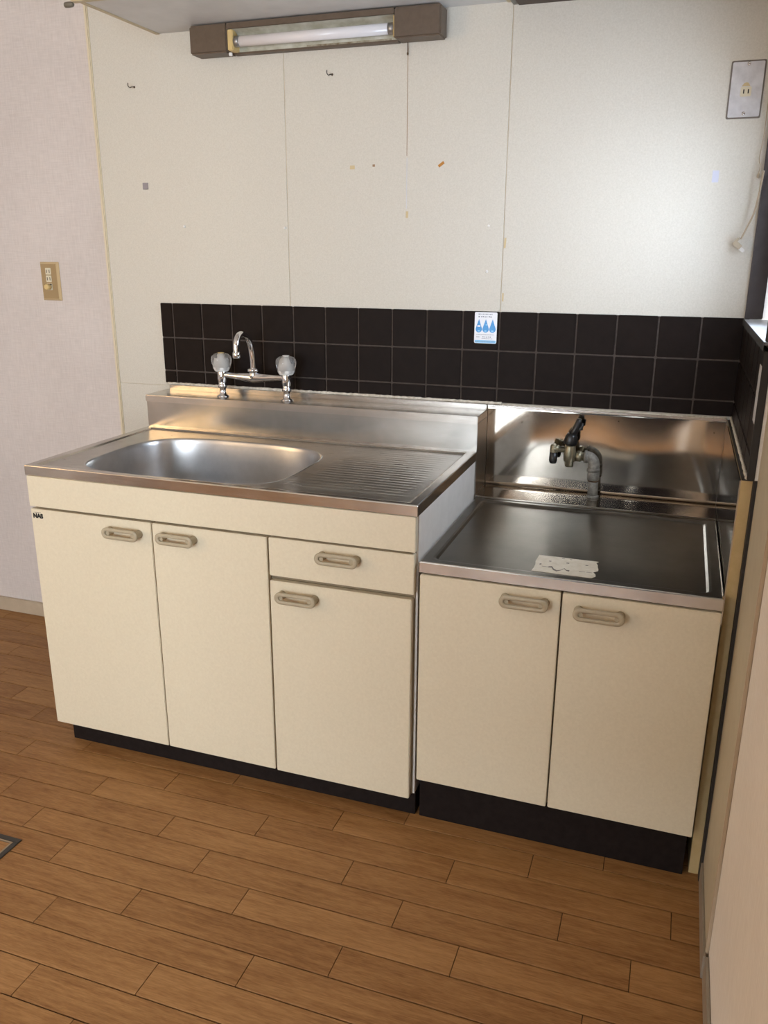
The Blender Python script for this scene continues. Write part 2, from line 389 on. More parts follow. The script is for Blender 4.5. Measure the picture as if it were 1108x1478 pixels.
# window in the right wall
y0, y1, z0, z1 = WR
bm = B()
box(bm, 1.6925, 1.733, y1-0.016, y1-0.0003, z0+0.001, z1, bev=0.0015)
box(bm, 1.6925, 1.733, y0, y0+0.016, z0+0.001, z1, bev=0.0015)
box(bm, 1.6925, 1.733, y0, y1-0.0003, z1-0.018, z1, bev=0.0015)
w1 = obj('window_1', bm, 'frame_brown', kind='structure')
obj('window_sill', boxbm(1.6905, 1.76, y0+0.0165, y1-0.0165, z0-0.006, z0+0.0, bev=0.001), 'sill', w1)
obj('sill_edge', boxbm(1.6893, 1.6905, y0-0.003, y1-0.002, z0-0.0148, z0+0.0012, bev=0.0004), 'dark_strip', w1)
ym = (y0+y1)/2
for k, (a, b, xo) in enumerate(((y0+0.016, ym+0.02, 1.748), (ym-0.02, y1-0.016, 1.764))):
    bm = B(); s = 0.03; e = 0.21 if k else 0.03
    box(bm, xo-0.007, xo+0.007, a, a+s, z0, z1-0.018); box(bm, xo-0.007, xo+0.007, b-e, b, z0, z1-0.018)
    box(bm, xo-0.007, xo+0.007, a+s, b-e, z0, z0+0.045); box(bm, xo-0.007, xo+0.007, a+s, b-e, z1-0.058, z1-0.018)
    sa = obj('sash', bm, 'alu', w1)
    obj('pane', boxbm(xo-0.002, xo+0.002, a+s, b-e, z0+0.045, z1-0.058), 'frosted', sa)
# painted post in front of the window end, and wallpaper beyond it
post = obj('trim_1', boxbm(1.7105, XR+0.0108, -0.914, -0.6645, 0.0, ZC, bev=0.001), 'post', kind='structure')
obj('gap_shade_strip', boxbm(1.7043, 1.7103, -0.6643, -0.6427, 0.0, 0.9115), 'dark_strip', post)  # dark strip painting the shade of the open gap
obj('casing_bead', boxbm(1.7095, 1.716, -0.925, -0.9142, 0.0, ZC, bev=0.0015), 'base_beige', post)
obj('post_plinth', boxbm(1.7055, 1.7104, -0.937, -0.6655, 0.0, 0.052, bev=0.0012), 'base_grey', post)
obj('baseboard_right', boxbm(1.7090, 1.7158, YF, -0.9375, 0.0, 0.055, bev=0.0015), 'base_grey', kind='structure')

# left wall; front wall with a sliding window (behind the camera)
y0, y1, z0, z1 = WL
bm = B()
box(bm, XL-0.12, XL, YF-0.1, y0, -0.05, ZC); box(bm, XL-0.12, XL, y1, 0.0, -0.05, ZC)
box(bm, XL-0.12, XL, y0, y1, -0.05, z0); box(bm, XL-0.12, XL, y0, y1, z1, ZC)
obj('wall_left', bm, 'wallpaper', kind='structure')
bm = B()
for a, b in ((y0, y0+0.04), (y1-0.04, y1)): box(bm, XL-0.10, XL-0.02, a, b, z0, z1)
box(bm, XL-0.10, XL-0.02, y0+0.04, y1-0.04, z1-0.04, z1); box(bm, XL-0.10, XL-0.02, y0+0.04, y1-0.04, z0, z0+0.04)
w3 = obj('fill_window', bm, 'frame_brown', kind='structure')  # unseen window added to throw warm light on right wall and stove doors
obj('pane', boxbm(XL-0.064, XL-0.058, y0+0.04, y1-0.04, z0+0.04, z1-0.04), 'amber', w3)
x0, x1, z0, z1 = WF
bm = B()
box(bm, XL-0.12, x0, YF-0.12, YF, -0.05, ZC); box(bm, x1, 1.86, YF-0.12, YF, -0.05, ZC)
box(bm, x0, x1, YF-0.12, YF, -0.05, z0); box(bm, x0, x1, YF-0.12, YF, z1, ZC)
obj('wall_front', bm, 'wallpaper', kind='structure')
bm = B()
for a, b in ((x0, x0+0.04), (x1-0.04, x1)): box(bm, a, b, YF-0.10, YF-0.02, z0, z1)
box(bm, x0+0.04, x1-0.04, YF-0.10, YF-0.02, z1-0.04, z1); box(bm, x0+0.04, x1-0.04, YF-0.10, YF-0.02, z0, z0+0.03)
w2 = obj('window_2', bm, 'alu', kind='structure')
xm = (x0+x1)/2
for a, b, yo in ((x0+0.04, xm+0.025, YF-0.05), (xm-0.025, x1-0.04, YF-0.075)):
    bm = B(); s = 0.045
    box(bm, a, a+s, yo-0.01, yo+0.01, z0+0.03, z1-0.04); box(bm, b-s, b, yo-0.01, yo+0.01, z0+0.03, z1-0.04)
    box(bm, a+s, b-s, yo-0.01, yo+0.01, z0+0.03, z0+0.05); box(bm, a+s, b-s, yo-0.01, yo+0.01, z1-0.09, z1-0.04)
    box(bm, a+s, b-s, yo-0.01, yo+0.01, 0.54, 0.58)
    sa = obj('sash', bm, 'alu', w2)
    obj('pane', boxbm(a+s, b-s, yo-0.002, yo+0.002, 0.58, z1-0.09), 'glass', sa)
    obj('pane', boxbm(a+s, b-s, yo-0.002, yo+0.002, z0+0.05, 0.54), 'dimming', sa)  # unseen lower pane darkened to dim its reflection in the splash steel
obj('ceiling', boxbm(XL-0.1, 1.86, YF-0.1, 0.12, ZC, ZC+0.06), 'ceiling', kind='structure')

# ------------------------------------------------------------------ floor of printed planks
RP, PL = 0.0785, 0.468
fl = obj('floor', boxbm(XL, 1.72, YF, 0.0, -0.05, -0.0035), 'subfloor', kind='structure')
OFF = [0.413, 0.247, 0.032, 0.175, 0.318, 0.100]      # joints per row, measured from the row at y -0.70
GAP, ROWGAP = 0.0014, 0.0028
rest = B()
pm = None
def plank_shape(bm, a, b, c, d):
    box(bm, a, b, c, d, -0.0035, 0.0, bev=0.0)
ybase = -0.7000
for row in range(-9, 60):
    yt = ybase - RP*row
    if yt - RP < YF: break
    if yt > 0.0005: yt_c = 0.0
    else: yt_c = yt
    yb = yt - RP
    if yb > -0.01: continue
    off = OFF[row % 6]
    k0 = math.floor((XL-off)/PL)
    for k in range(k0, k0+12):
        a, b = off+PL*k, off+PL*(k+1)
        a, b = max(a, XL), min(b, 1.7165)
        if b-a < 0.01: continue
        near = (b > -1.0 and yt > -1.62)
        A, Bx, Cc, D = a+GAP/2, b-GAP/2, yb+ROWGAP/2, yt_c-ROWGAP/2
        if near:
            full = abs((Bx-A)-(PL-GAP)) < 1e-5 and abs((D-Cc)-(RP-ROWGAP)) < 1e-5
            org = ((A+Bx)/2, (Cc+D)/2, -0.0035)
            if full:
                if pm is None: pm = mesh_of(boxbm(A, Bx, Cc, D, -0.0035, 0.0, bev=0.0005, seg=1), 'plank', 'plank', org)
                link('plank', pm, org, fl)
            else:
                obj('plank', boxbm(A, Bx, Cc, D, -0.0035, 0.0, bev=0.0005, seg=1), 'plank', fl, origin=org)
        else:
            box(rest, A, Bx, Cc, D, -0.0035, 0.0)
obj('far_planks', rest, 'plank', fl, kind='stuff')

# ------------------------------------------------------------------ sink cabinet
YD, DT = -0.681, 0.018          # door front plane, door thickness
YC = YD + DT + 0.002            # carcass front
SW = 1.05
def handle_bm(cx, cz, ydoor, w=0.104, h=0.029, out=0.026):
    bm = B(); y_f, y_b = ydoor-out, ydoor-out+0.0055
    def stad(ww, hh, n=10):
        r = hh/2; pts = []
        for s in (1, -1):
            for k in range(n+1):
                a = math.radians(-90+180*k/n) if s == 1 else math.radians(90+180*k/n)
                pts.append((cx + s*(ww/2-r) + r*math.cos(a), cz + r*math.sin(a)))
        return pts
    o, o2 = stad(w, h), stad(w-0.004, h-0.004); i, i2 = stad(w-0.022, 0.0105), stad(w-0.019, 0.0130)
    ring = lambda p, y: [(q[0], y, q[1]) for q in p]
    vr = loops(bm, [ring(o, y_b), ring(o, y_f+0.002), ring(o2, y_f), ring(i2, y_f), ring(i, y_f+0.002), ring(i, y_b), ring(o, y_b)], True)
    bmesh.ops.remove_doubles(bm, verts=bm.verts, dist=1e-6)
    for s in (-1, 1):                                   # posts back to the door
        lathe(bm, (cx+s*(w/2-0.0105), y_b-0.001, cz), (0, 1, 0), [(0.0102, 0), (0.0092, 0.004), (0.0092, out-0.0062), (0.0105, out-0.0047)], 18)
    return bm
def door(parent, name, x0, x1, z0, z1, hx, hz, label=None):
    d = obj(name, boxbm(x0, x1, YD, YD+DT, z0, z1, bev=0.0016), 'cream', parent, label=label)
    obj('handle', handle_bm(hx, hz, YD), 'handle', d, label='grey beige plastic loop handle')
    return d
sc = thing('sink_cabinet', (SW/2, -0.34, 0), 'wide cream sink base cabinet with three doors and a drawer under the basin', 'cabinet')
bm = B()
box(bm, 0.010, 0.026, YC, -0.02, 0.062, 0.772); box(bm, 1.027, 1.043, YC, -0.02, 0.062, 0.772)
box(bm, 0.026, 1.027, YC, -0.02, 0.062, 0.080); box(bm, 0.026, 1.027, -0.028, -0.02, 0.080, 0.772)
box(bm, 0.679, 0.694, YC, -0.05, 0.080, 0.600); box(bm, 0.026, 1.027, YC, YC+0.012, 0.676, 0.772)
box(bm, 0.694, 1.027, YC, YC+0.30, 0.578, 0.592)
obj('body', bm, 'gap_shade', sc)
obj('side_panel', boxbm(1.0432, 1.0485, YC+0.002, -0.133, 0.062, 0.772, bev=0.0008), 'white_side', sc, label='plain white side panel')
obj('top_rail', boxbm(0.0075, 1.0475, YD, YD+DT, 0.6915, 0.7722, bev=0.0014), 'cream', sc)
d = door(sc, 'door', 0.0085, 0.3705, 0.0615, 0.6850, 0.2935, 0.6530)
nb = text_bm('NAS', 0.0160, 0.0003, 0.0011)
bmesh.ops.rotate(nb, verts=nb.verts, matrix=Matrix.Rotation(math.radians(90), 3, 'X'))
bmesh.ops.translate(nb, verts=nb.verts, vec=(0.0305, YD-0.0002, 0.6665))
obj('lettering', nb, 'slot', d, label='small black letters NAS')
bm = B()
for k in range(7): box(bm, 0.0205+k*0.0030, 0.0205+k*0.0030+0.0021, YD-0.0003, YD+0.0002, 0.6755, 0.6770)
obj('fine_print', bm, 'ink_grey', d, kind='stuff')
door(sc, 'door', 0.3735, 0.6855, 0.0615, 0.6850, 0.4480, 0.6560)
door(sc, 'drawer', 0.6900, 1.0455, 0.5915, 0.6860, 0.8680, 0.6580)
door(sc, 'door', 0.6900, 1.0405, 0.0600, 0.5790, 0.7640, 0.5470)
obj('kick_plate', boxbm(0.038, 1.050, -0.655, -0.10, 0.0, 0.0615, bev=0.001), 'kick', sc)

# ------------------------------------------------------------------ steel sink top with basin, drainer and back ledge
ZS, YFR, YBG, ZB = 0.7985, -0.676, -0.132, 0.897
st = thing('kitchen_sink', (SW/2, -0.34, 0.7725), 'stainless steel sink top with rounded basin, drainer and raised back ledge', 'sink')
DZ = ZS-0.0042
bm = B()
R = lambda i, z, r=0.002: [(p[0], p[1], z) for p in rrect(0+i, SW-i, YFR+i, YBG-0.0+i*0, r, 3)]
def rr(x0, x1, y0, y1, r, z, seg=4): return [(p[0], p[1], z) for p in rrect(x0, x1, y0, y1, r, seg)]
loops(bm, [rr(0, SW, YFR, YBG+0.02, 0.0015, 0.773), rr(0, SW, YFR, YBG+0.02, 0.0015, ZS-0.0025),
           rr(0.0008, SW-0.0008, YFR+0.0008, YBG+0.02, 0.0015, ZS-0.0008), rr(0.003, SW-0.003, YFR+0.003, YBG+0.02, 0.0015, ZS),
           rr(0.020, 1.030, -0.6615, -0.150, 0.0045, ZS), rr(0.025, 1.025, -0.6565, -0.154, 0.003, ZS-0.0008), rr(0.030, 1.020, -0.6535, -0.158, 0.0005, DZ)])
obj('rim', bm, 'steel_edge', st)
# deck around basin: radial mesh
BC, BA, BBK, BF = (0.3935, -0.4365), 0.2905, 0.2135, 0.2135
def basin_pt(th, s=1.0):
    c, sn = math.cos(th), math.sin(th); n = 3.4 if sn > 0 else 4.6
    bb = BBK if sn > 0 else BF
    r = (abs(c/BA)**n + abs(sn/bb)**n)**(-1/n)
    return (BC[0]+s*r*c, BC[1]+s*r*sn)
LX0, LX1, LY0, LY1 = 0.030, 0.706, -0.6535, -0.158
ths = [2*math.pi*k/180 for k in range(180)]
for cx, cy in ((LX0, LY0), (LX1, LY0), (LX0, LY1), (LX1, LY1)):
    a = math.atan2(cy-BC[1], cx-BC[0]) % (2*math.pi); ths.append(a)
ths = sorted(set(round(t, 6) for t in ths))
def rect_pt(th):
    c, sn = math.cos(th), math.sin(th); k = 1e9
    if c > 1e-9: k = min(k, (LX1-BC[0])/c)
    if c < -1e-9: k = min(k, (LX0-BC[0])/c)
    if sn > 1e-9: k = min(k, (LY1-BC[1])/sn)
    if sn < -1e-9: k = min(k, (LY0-BC[1])/sn)
    return (BC[0]+k*c, BC[1]+k*sn)
bm = B()
ra = [(*rect_pt(t), DZ) for t in ths]
mid = [tuple((rect_pt(t)[i]*0.5 + basin_pt(t, 1.0)[i]*0.5) for i in range(2)) + (DZ,) for t in ths]
re_ = [(*basin_pt(t, 1.0), DZ) for t in ths]
loops(bm, [ra, mid, re_])
# drainer grid with shallow ribs
nx, ny = 40, 220; gx0, gx1 = 0.706, 1.020
sm = lambda e0, e1, v: max(0.0, min(1.0, (v-e0)/(e1-e0)))
grid = []
for i in range(nx+1):
    col_ = []
    for j in range(ny+1):
        x = gx0+(gx1-gx0)*i/nx; y = LY0+(LY1-LY0)*j/ny
        wgt = sm(0.722, 0.745, x)*sm(1.002, 0.98, x)*sm(-0.63, -0.615, y)*sm(-0.185, -0.20, y)
        z = DZ + 0.0007*wgt*max(0.0, math.sin((y+0.63)*2*math.pi/0.0215))
        col_.append(bm.verts.new((x, y, z)))
    grid.append(col_)
for i in range(nx):
    for j in range(ny):
        f = bm.faces.new((grid[i][j], grid[i+1][j], grid[i+1][j+1], grid[i][j+1])); f.smooth = True
obj('drainer_deck', bm, 'steel_top', st)
prof = [(1.0, 0.0), (0.996, 0.0012), (0.988, 0.0006), (0.980, -0.004), (0.972, -0.014), (0.955, -0.06), (0.938, -0.11), (0.915, -0.143), (0.87, -0.162), (0.78, -0.172), (0.55, -0.176), (0.30, -0.179), (0.16, -0.181)]
bm = B()
loops(bm, [[(*basin_pt(t, s), DZ+z) for t in ths] for s, z in prof], True)
bs = obj('basin', bm, 'steel_basin', st)
bm = B(); lathe(bm, (BC[0], BC[1], DZ-0.183), (0, 0, 1), [(0.055, 0.0), (0.055, 0.004), (0.044, 0.005), (0.040, 0.002), (0.01, 0.002)], 32)
obj('drain', bm, 'chrome', bs)
# back ledge
bm = B(); box(bm, 0.0, SW, YBG, -0.010, ZS-0.0, 0.8805, bev=0.0012)
obj('back_ledge', bm, 'steel_guard', st)
bm = B(); box(bm, -0.0015, SW+0.0015, YBG-0.0042, -0.0098, 0.876, ZB, bev=0.002)
obj('ledge_top', bm, 'steel_edge', st)
obj('ledge_upstand', boxbm(0.012, SW, -0.022, -0.0095, ZB+0.0002, 0.9115, bev=0.002), 'steel_guard', wb)
obj('ledge_side', boxbm(SW-0.002, SW+0.0012, YBG, -0.0095, 0.676, 0.876, bev=0.0006), 'steel_guard', st)

# ------------------------------------------------------------------ mixer tap
FX, FY, FZ = 0.349, -0.080, ZB
fa = thing('mixer_tap', (FX, FY, FZ), 'chrome two-handle mixer tap with clear knobs standing on the sink ledge', 'faucet')
for lx in (0.241, 0.457):
    bm = B(); lathe(bm, (lx, FY, FZ), (0, 0, 1), [(0.019, 0), (0.018, 0.003), (0.0105, 0.006), (0.0095, 0.018), (0.0095, 0.026), (0.0145, 0.028), (0.0145, 0.036), (0.012, 0.039), (0.0125, 0.046), (0.0140, 0.052), (0.0140, 0.080), (0.0125, 0.083)], 24)
    obj('leg', bm, 'chrome', fa)
    k = B(); z0 = FZ+0.078
    lathe(k, (lx, FY, z0), (0, 0, 1), [(0.019, 0.0), (0.0235, 0.006), (0.0275, 0.022), (0.0295, 0.034), (0.0275, 0.044), (0.020, 0.051), (0.012, 0.053)], 48, 6, 0.055)
    kn = obj('knob', k, 'clear', fa, label='clear fluted acrylic knob')
    c = B(); lathe(c, (lx, FY, z0+0.0015), (0, 0, 1), [(0.0165, 0.0), (0.0195, 0.008), (0.0195, 0.020), (0.012, 0.030), (0.006, 0.044)], 24)
    obj('knob_core', c, 'white_plastic', kn)
    c = B(); lathe(c, (lx, FY, z0-0.0012), (0, 0, 1), [(0.0195, 0.0), (0.0225, 0.004), (0.0245, 0.012), (0.0235, 0.0135)], 24)
    obj('knob_skirt', c, 'white_plastic', kn)
    c = B(); lathe(c, (lx, FY, z0+0.0532), (0, 0, 1), [(0.0100, 0.0), (0.0100, 0.0015), (0.008, 0.0022)], 24)
    obj('knob_cap', c, 'yellowed' if lx < 0.3 else 'white_plastic', kn)
bm = B()
n = 24; pts, rad = [], []
for i in range(n+1):
    t = i/n; x = 0.243+(0.455-0.243)*t; u = abs(t-0.5)*2
    pts.append((x, FY, 0.9635 - 0.004*(1-u))); rad.append(0.0078+0.0085*(1-u)**1.6)
tube(bm, pts, rad, 20)
lathe(bm, (FX, FY, 0.960), (0, 0, 1), [(0.0165, 0), (0.015, 0.010), (0.012, 0.016), (0.0185, 0.019), (0.0185, 0.026), (0.012, 0.029)], 24)
obj('body', bm, 'chrome', fa)
sp = [(FX, FY, 0.985), (FX, FY-0.001, 1.005), (FX-0.001, FY-0.003, 1.03), (FX-0.002, FY-0.008, 1.055), (FX-0.003, FY-0.020, 1.075), (FX-0.003, FY-0.040, 1.088), (FX-0.003, FY-0.062, 1.0925), (FX-0.003, FY-0.078, 1.088), (FX-0.003, FY-0.088, 1.076), (FX-0.003, FY-0.092, 1.060), (FX-0.003, FY-0.093, 1.042)]
# smooth path
def cr(pts, m=5):
    P = [Vector(p) for p in pts]; out = []
    for i in range(len(P)-1):
        a, b, c, d = P[max(i-1, 0)], P[i], P[i+1], P[min(i+2, len(P)-1)]
        for k in range(m):
            t = k/m; out.append(0.5*((2*b)+(c-a)*t+(2*a-5*b+4*c-d)*t*t+(3*b-a-3*c+d)*t**3))
    return out+[P[-1]]
bm = tube(B(), cr(sp), 0.0092, 20)
so = obj('spout', bm, 'chrome', fa)
bm = B(); lathe(bm, (FX-0.003, FY-0.093, 1.046), (0, 0, -1), [(0.0098, 0), (0.0115, 0.002), (0.0115, 0.017), (0.0100, 0.019), (0.007, 0.019)], 24)
obj('aerator', bm, 'chrome', so)

# ------------------------------------------------------------------ stove cabinet, steel stove top, splash guard
GX0, GX1, ZG, YGB = 1.0545, 1.680, 0.671, -0.138
gc = thing('stove_cabinet', ((GX0+GX1)/2, -0.34, 0), 'lower cream two-door base cabinet under the flat steel stove top', 'cabinet')
obj('body', boxbm(1.060, 1.6775, YC, -0.02, 0.118, 0.645), 'gap_shade', gc)
door(gc, 'door', 1.0590, 1.3655, 0.1190, 0.6425, 1.2920, 0.6160)
door(gc, 'door', 1.3695, 1.6785, 0.1190, 0.6425, 1.4465, 0.6095)
obj('kick_plate', boxbm(1.0605, 1.671, -0.655, -0.10, 0.0, 0.1175, bev=0.001), 'kick', gc)
gt = thing('steel_worktop', ((GX0+GX1)/2, -0.40, 0.645), 'flat stainless steel stove top with shallow raised rim', 'stove top')
bm = B(); yb = YGB
loops(bm, [rr(GX0, GX1, -0.674, yb, 0.001, 0.6455, 5), rr(GX0, GX1, -0.674, yb, 0.001, ZG-0.003, 5), rr(GX0+0.001, GX1-0.001, -0.673, yb, 0.001, ZG-0.0008, 5),
           rr(GX0+0.0035, GX1-0.0035, -0.6705, yb-0.002, 0.002, ZG, 5)])
obj('lip', bm, 'steel_edge', gt)
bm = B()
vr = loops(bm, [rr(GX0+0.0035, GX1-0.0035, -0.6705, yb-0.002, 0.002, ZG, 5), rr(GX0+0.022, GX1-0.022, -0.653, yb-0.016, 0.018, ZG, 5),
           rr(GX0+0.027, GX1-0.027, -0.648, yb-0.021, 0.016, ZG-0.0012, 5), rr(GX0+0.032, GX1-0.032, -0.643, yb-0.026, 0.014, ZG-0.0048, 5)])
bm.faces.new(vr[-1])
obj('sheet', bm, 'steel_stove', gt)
sg = thing('splash_panel', ((GX0+GX1)/2, -0.008, 0.676), 'wide shiny steel splash panel on the wall behind the stove top', 'splash panel')
# gently dented back sheet
def sheet(x0, x1, z0, z1, yfun, n=48, m=20):
    bm = B(); g = [[bm.verts.new((x0+(x1-x0)*i/n, yfun(x0+(x1-x0)*i/n, z0+(z1-z0)*j/m), z0+(z1-z0)*j/m)) for j in range(m+1)] for i in range(n+1)]
    for i in range(n):
        for j in range(m):
            f = bm.faces.new((g[i][j], g[i+1][j], g[i+1][j+1], g[i][j+1])); f.smooth = True
    h = [[bm.verts.new((v.co.x, -0.0075, v.co.z)) for v in col_] for col_ in (g[0], g[-1])]
    # close the back and rims
    bt = [[bm.verts.new((g[i][j].co.x, -0.0032, g[i][j].co.z)) for j in (0, m)] for i in range(n+1)]
    for i in range(n):
        bm.faces.new((g[i][m], g[i+1][m], bt[i+1][1], bt[i][1])); bm.faces.new((g[i][0], bt[i][0], bt[i+1][0], g[i+1][0]))
        bm.faces.new((bt[i][0], bt[i][1], bt[i+1][1], bt[i+1][0]))
    for v in h[0]+h[1]: bm.verts.remove(v)
    return bm
yf = lambda x, z: -0.0085 - 0.0009*math.sin((x-1.05)*9.0+z*5) - 0.0006*math.sin((x-1.05)*21+1.3-z*12)
obj('back_sheet', sheet(1.0515, 1.6812, 0.6763, 0.9105, yf), 'steel_splash', sg)
obj('back_hem', boxbm(1.0515, 1.6835, -0.0122, -0.0068, 0.9040, 0.9100, bev=0.0006), 'steel_edge', sg)
obj('steel_ledge', boxbm(1.0515, 1.6812, YGB+0.002, -0.0035, 0.6715, 0.6762, bev=0.0003, seg=1), 'steel_splash', label='narrow flat steel ledge between stove top and back splash panel', cat='ledge')
obj('splash_panel', boxbm(1.6815, 1.6838, -0.640, -0.0035, 0.60, 0.9045, bev=0.0006), 'steel_splash', label='steel splash panel on the end panel at the side of the stove top', cat='splash panel')
for x, z in ((1.412, 0.886), (1.150, 0.866), (1.655, 0.872)):
    obj('nail_head', lathe(B(), (x, -0.0076, z), (0, -1, 0), [(0.0022, 0), (0.0020, 0.0022), (0.001, 0.0026)], 10), 'rust', sg)
ep = thing('end_panel', (1.694, -0.33, 0), 'tall narrow yellow-cream end panel closing the cabinet run at the window wall', 'panel')
obj('board', boxbm(1.6840, 1.7045, -0.6425, -0.003, 0.0, 0.9050, bev=0.0008), 'end_panel', ep)
obj('top_strip', boxbm(1.6842, 1.7044, -0.6424, -0.010, 0.9051, 0.9092, bev=0.0006), 'dark_strip', ep)

# ------------------------------------------------------------------ gas valve on its pipe
gv = thing('gas_valve', (1.361, -0.036, 0.676), 'old gas pipe elbow with grey valve and black knob standing behind the stove top', 'valve')
PX, PY = 1.3615, -0.040
bm = B(); tube(bm, [(PX, PY, 0.6755), (PX-0.002, PY, 0.735)], 0.0138, 20)
lathe(bm, (PX, PY, 0.6755), (0, 0, 1), [(0.0165, 0), (0.0165, 0.006), (0.0140, 0.008)], 20)
lathe(bm, (PX-0.002, PY, 0.725), (0, 0, 1), [(0.0138, 0), (0.0165, 0.002), (0.0165, 0.022), (0.0150, 0.025)], 20)
pp = obj('pipe', bm, 'galv', gv)
for tx, tz in ((PX-0.001, 0.721), (PX-0.003, 0.748)):
    obj('thread', lathe(B(), (tx, PY, tz), (0, 0, 1), [(0.0142, 0), (0.0153, 0.002), (0.0142, 0.004)], 20), 'rust', pp)
el = [(PX-0.003, PY, 0.750), (PX-0.003, PY, 0.768), (PX-0.007, PY, 0.780), (PX-0.016, PY, 0.787), (PX-0.028, PY, 0.7885)]
bm = tube(B(), cr(el, 5), 0.0158, 20)
lathe(bm, (PX-0.030, PY, 0.7885), (1, 0, 0), [(0.0175, 0), (0.0175, 0.007), (0.0160, 0.008)], 20)
lathe(bm, (PX-0.003, PY, 0.750), (0, 0, 1), [(0.0175, 0), (0.0175, 0.007), (0.0160, 0.009)], 20)
obj('elbow', bm, 'galv', gv)
bm = B()
lathe(bm, (1.334, PY, 0.7885), (-1, 0, 0), [(0.010, 0), (0.0125, 0.002), (0.0125, 0.010), (0.0155, 0.011), (0.0155, 0.022), (0.012, 0.024), (0.012, 0.045)], 6)
lathe(bm, (1.292, PY-0.004, 0.758), (0, 0, 1), [(0.010, 0), (0.012, 0.003), (0.012, 0.014), (0.0165, 0.018), (0.0175, 0.040), (0.0150, 0.056), (0.0135, 0.064)], 20)
lathe(bm, (1.290, PY-0.006, 0.803), (-1, 0, 0.1), [(0.0085, 0), (0.0085, 0.028), (0.011, 0.029), (0.011, 0.044), (0.008, 0.046)], 16)
obj('body', bm, 'brass_old', gv)
bm = B(); lathe(bm, (1.2485, PY-0.007, 0.819), (0, 0, -1), [(0.006, 0), (0.0095, 0.004), (0.0105, 0.016), (0.0095, 0.028), (0.0085, 0.040)], 18)
nz = obj('nozzle', bm, 'brass_old', gv)
bm = B(); lathe(bm, (1.2485, PY-0.007, 0.796), (0, 0, -1), [(0.0112, 0), (0.0112, 0.024), (0.0085, 0.031)], 18)
obj('rubber_cap', bm, 'black', nz)
bm = B(); lathe(bm, (1.291, PY-0.006, 0.820), (0.12, 0, 1), [(0.0165, 0), (0.0185, 0.006), (0.0165, 0.024), (0.012, 0.032)], 20, 7, 0.05)
tube(bm, [(1.294, PY-0.006, 0.842), (1.302, PY-0.003, 0.862), (1.310, PY, 0.884), (1.311, PY, 0.892)], [0.012, 0.010, 0.0095, 0.006], 10)
tube(bm, [(1.300, PY-0.002, 0.862), (1.318, PY, 0.866), (1.320, PY, 0.880)], [0.006, 0.006, 0.004], 10)
obj('knob', bm, 'black', gv, label='black valve knob with raised grip')

# ------------------------------------------------------------------ paper label on stove top
random.seed(11)
def torn(x0, x1, y0, y1):
    pts = []
    for i in range(12): pts.append((x0+(x1-x0)*i/12, y0+random.uniform(-0.0008, 0.0008)))
    for i in range(9): pts.append((x1+random.uniform(-0.006, 0.004), y0+(y1-y0)*i/9))
    for i in range(12): pts.append((x1+(x0-x1)*i/12, y1+random.uniform(-0.0008, 0.0008)))
    for i in range(5): pts.append((x0+random.uniform(-0.002, 0.002), y1+(y0-y1)*i/5))
    return pts
ZL = ZG-0.0048
pl = thing('paper_label', (1.36, -0.582, ZL), 'torn old whitish paper label stuck flat on the stove top', 'label')
obj('sheet', extrude_poly(B(), torn(1.2945, 1.4265, -0.636, -0.531), 'z', ZL+0.0002, ZL+0.0008), 'paper', pl)
bm = B(); zt = ZL+0.0008
for x, y, a, b in ((1.305, -0.592, 0.004, 0.006), (1.322, -0.566, 0.005, 0.004), (1.360, -0.566, 0.006, 0.005), (1.401, -0.566, 0.006, 0.004), (1.312, -0.602, 0.018, 0.0014), (1.392, -0.606, 0.013, 0.0018), (1.407, -0.6065, 0.012, 0.0012), (1.347, -0.540, 0.006, 0.002), (1.365, -0.540, 0.004, 0.002)):
    box(bm, x, x+a, y, y+b, zt-0.0001, zt+0.0002)
wav = [(1.326, -0.598), (1.333, -0.594), (1.338, -0.607), (1.346, -0.616), (1.354, -0.610), (1.360, -0.598), (1.366, -0.607), (1.372, -0.606)]
ww = [(x, y-0.006-0.003*math.sin(i)) for i, (x, y) in enumerate(wav)][::-1]
extrude_poly(bm, wav+ww, 'z', zt-0.0001, zt+0.0002)
obj('print_marks', bm, 'ink_grey', pl, kind='stuff')

# ------------------------------------------------------------------ blue drop sticker on the tiles
SX, SZ0, SZ1, SY = 1.0355, 1.0800, 1.1645, -0.0086
ws = thing('drop_sticker', (SX, SY, SZ0), 'white sticker with three blue water drops on the brown tiles', 'sticker')
obj('backing', extrude_poly(B(), rrect(SX-0.0315, SX+0.0315, SZ0, SZ1, 0.004), 'y', SY, SY-0.0006), 'sticker_white', ws)
for k in (-1, 0, 1):
    cx, cz, r = SX+k*0.0192, SZ0+0.0385, 0.0090
    pts = [(cx + r*math.cos(math.radians(a)), cz + r*math.sin(math.radians(a))) for a in range(-205, 26, 11)]
    pts = [(cx, cz+0.0275)] + [(cx-r*0.52, cz+r*1.5)] + pts + [(cx+r*0.52, cz+r*1.5)]
    dr = obj('water_drop', extrude_poly(B(), pts, 'y', SY-0.0005, SY-0.0009), 'sticker_blue', ws)
    g = rrect(cx-0.0032, cx+0.0032, cz-0.0068, cz-0.0028, 0.0014, 3) if k != -9 else None
    obj('drop_glint', extrude_poly(B(), g, 'y', SY-0.0008, SY-0.0011), 'sticker_cyan', dr)
    if k == -1: obj('drop_glint', extrude_poly(B(), rrect(cx-0.0042, cx+0.0042, cz+0.006, cz+0.0105, 0.001, 3), 'y', SY-0.0008, SY-0.0011), 'sticker_white', dr)
    if k == 0: obj('drop_glint', extrude_poly(B(), rrect(cx+0.0000, cx+0.0034, cz+0.010, cz+0.0140, 0.001, 3), 'y', SY-0.0008, SY-0.0011), 'sticker_cyan', dr)
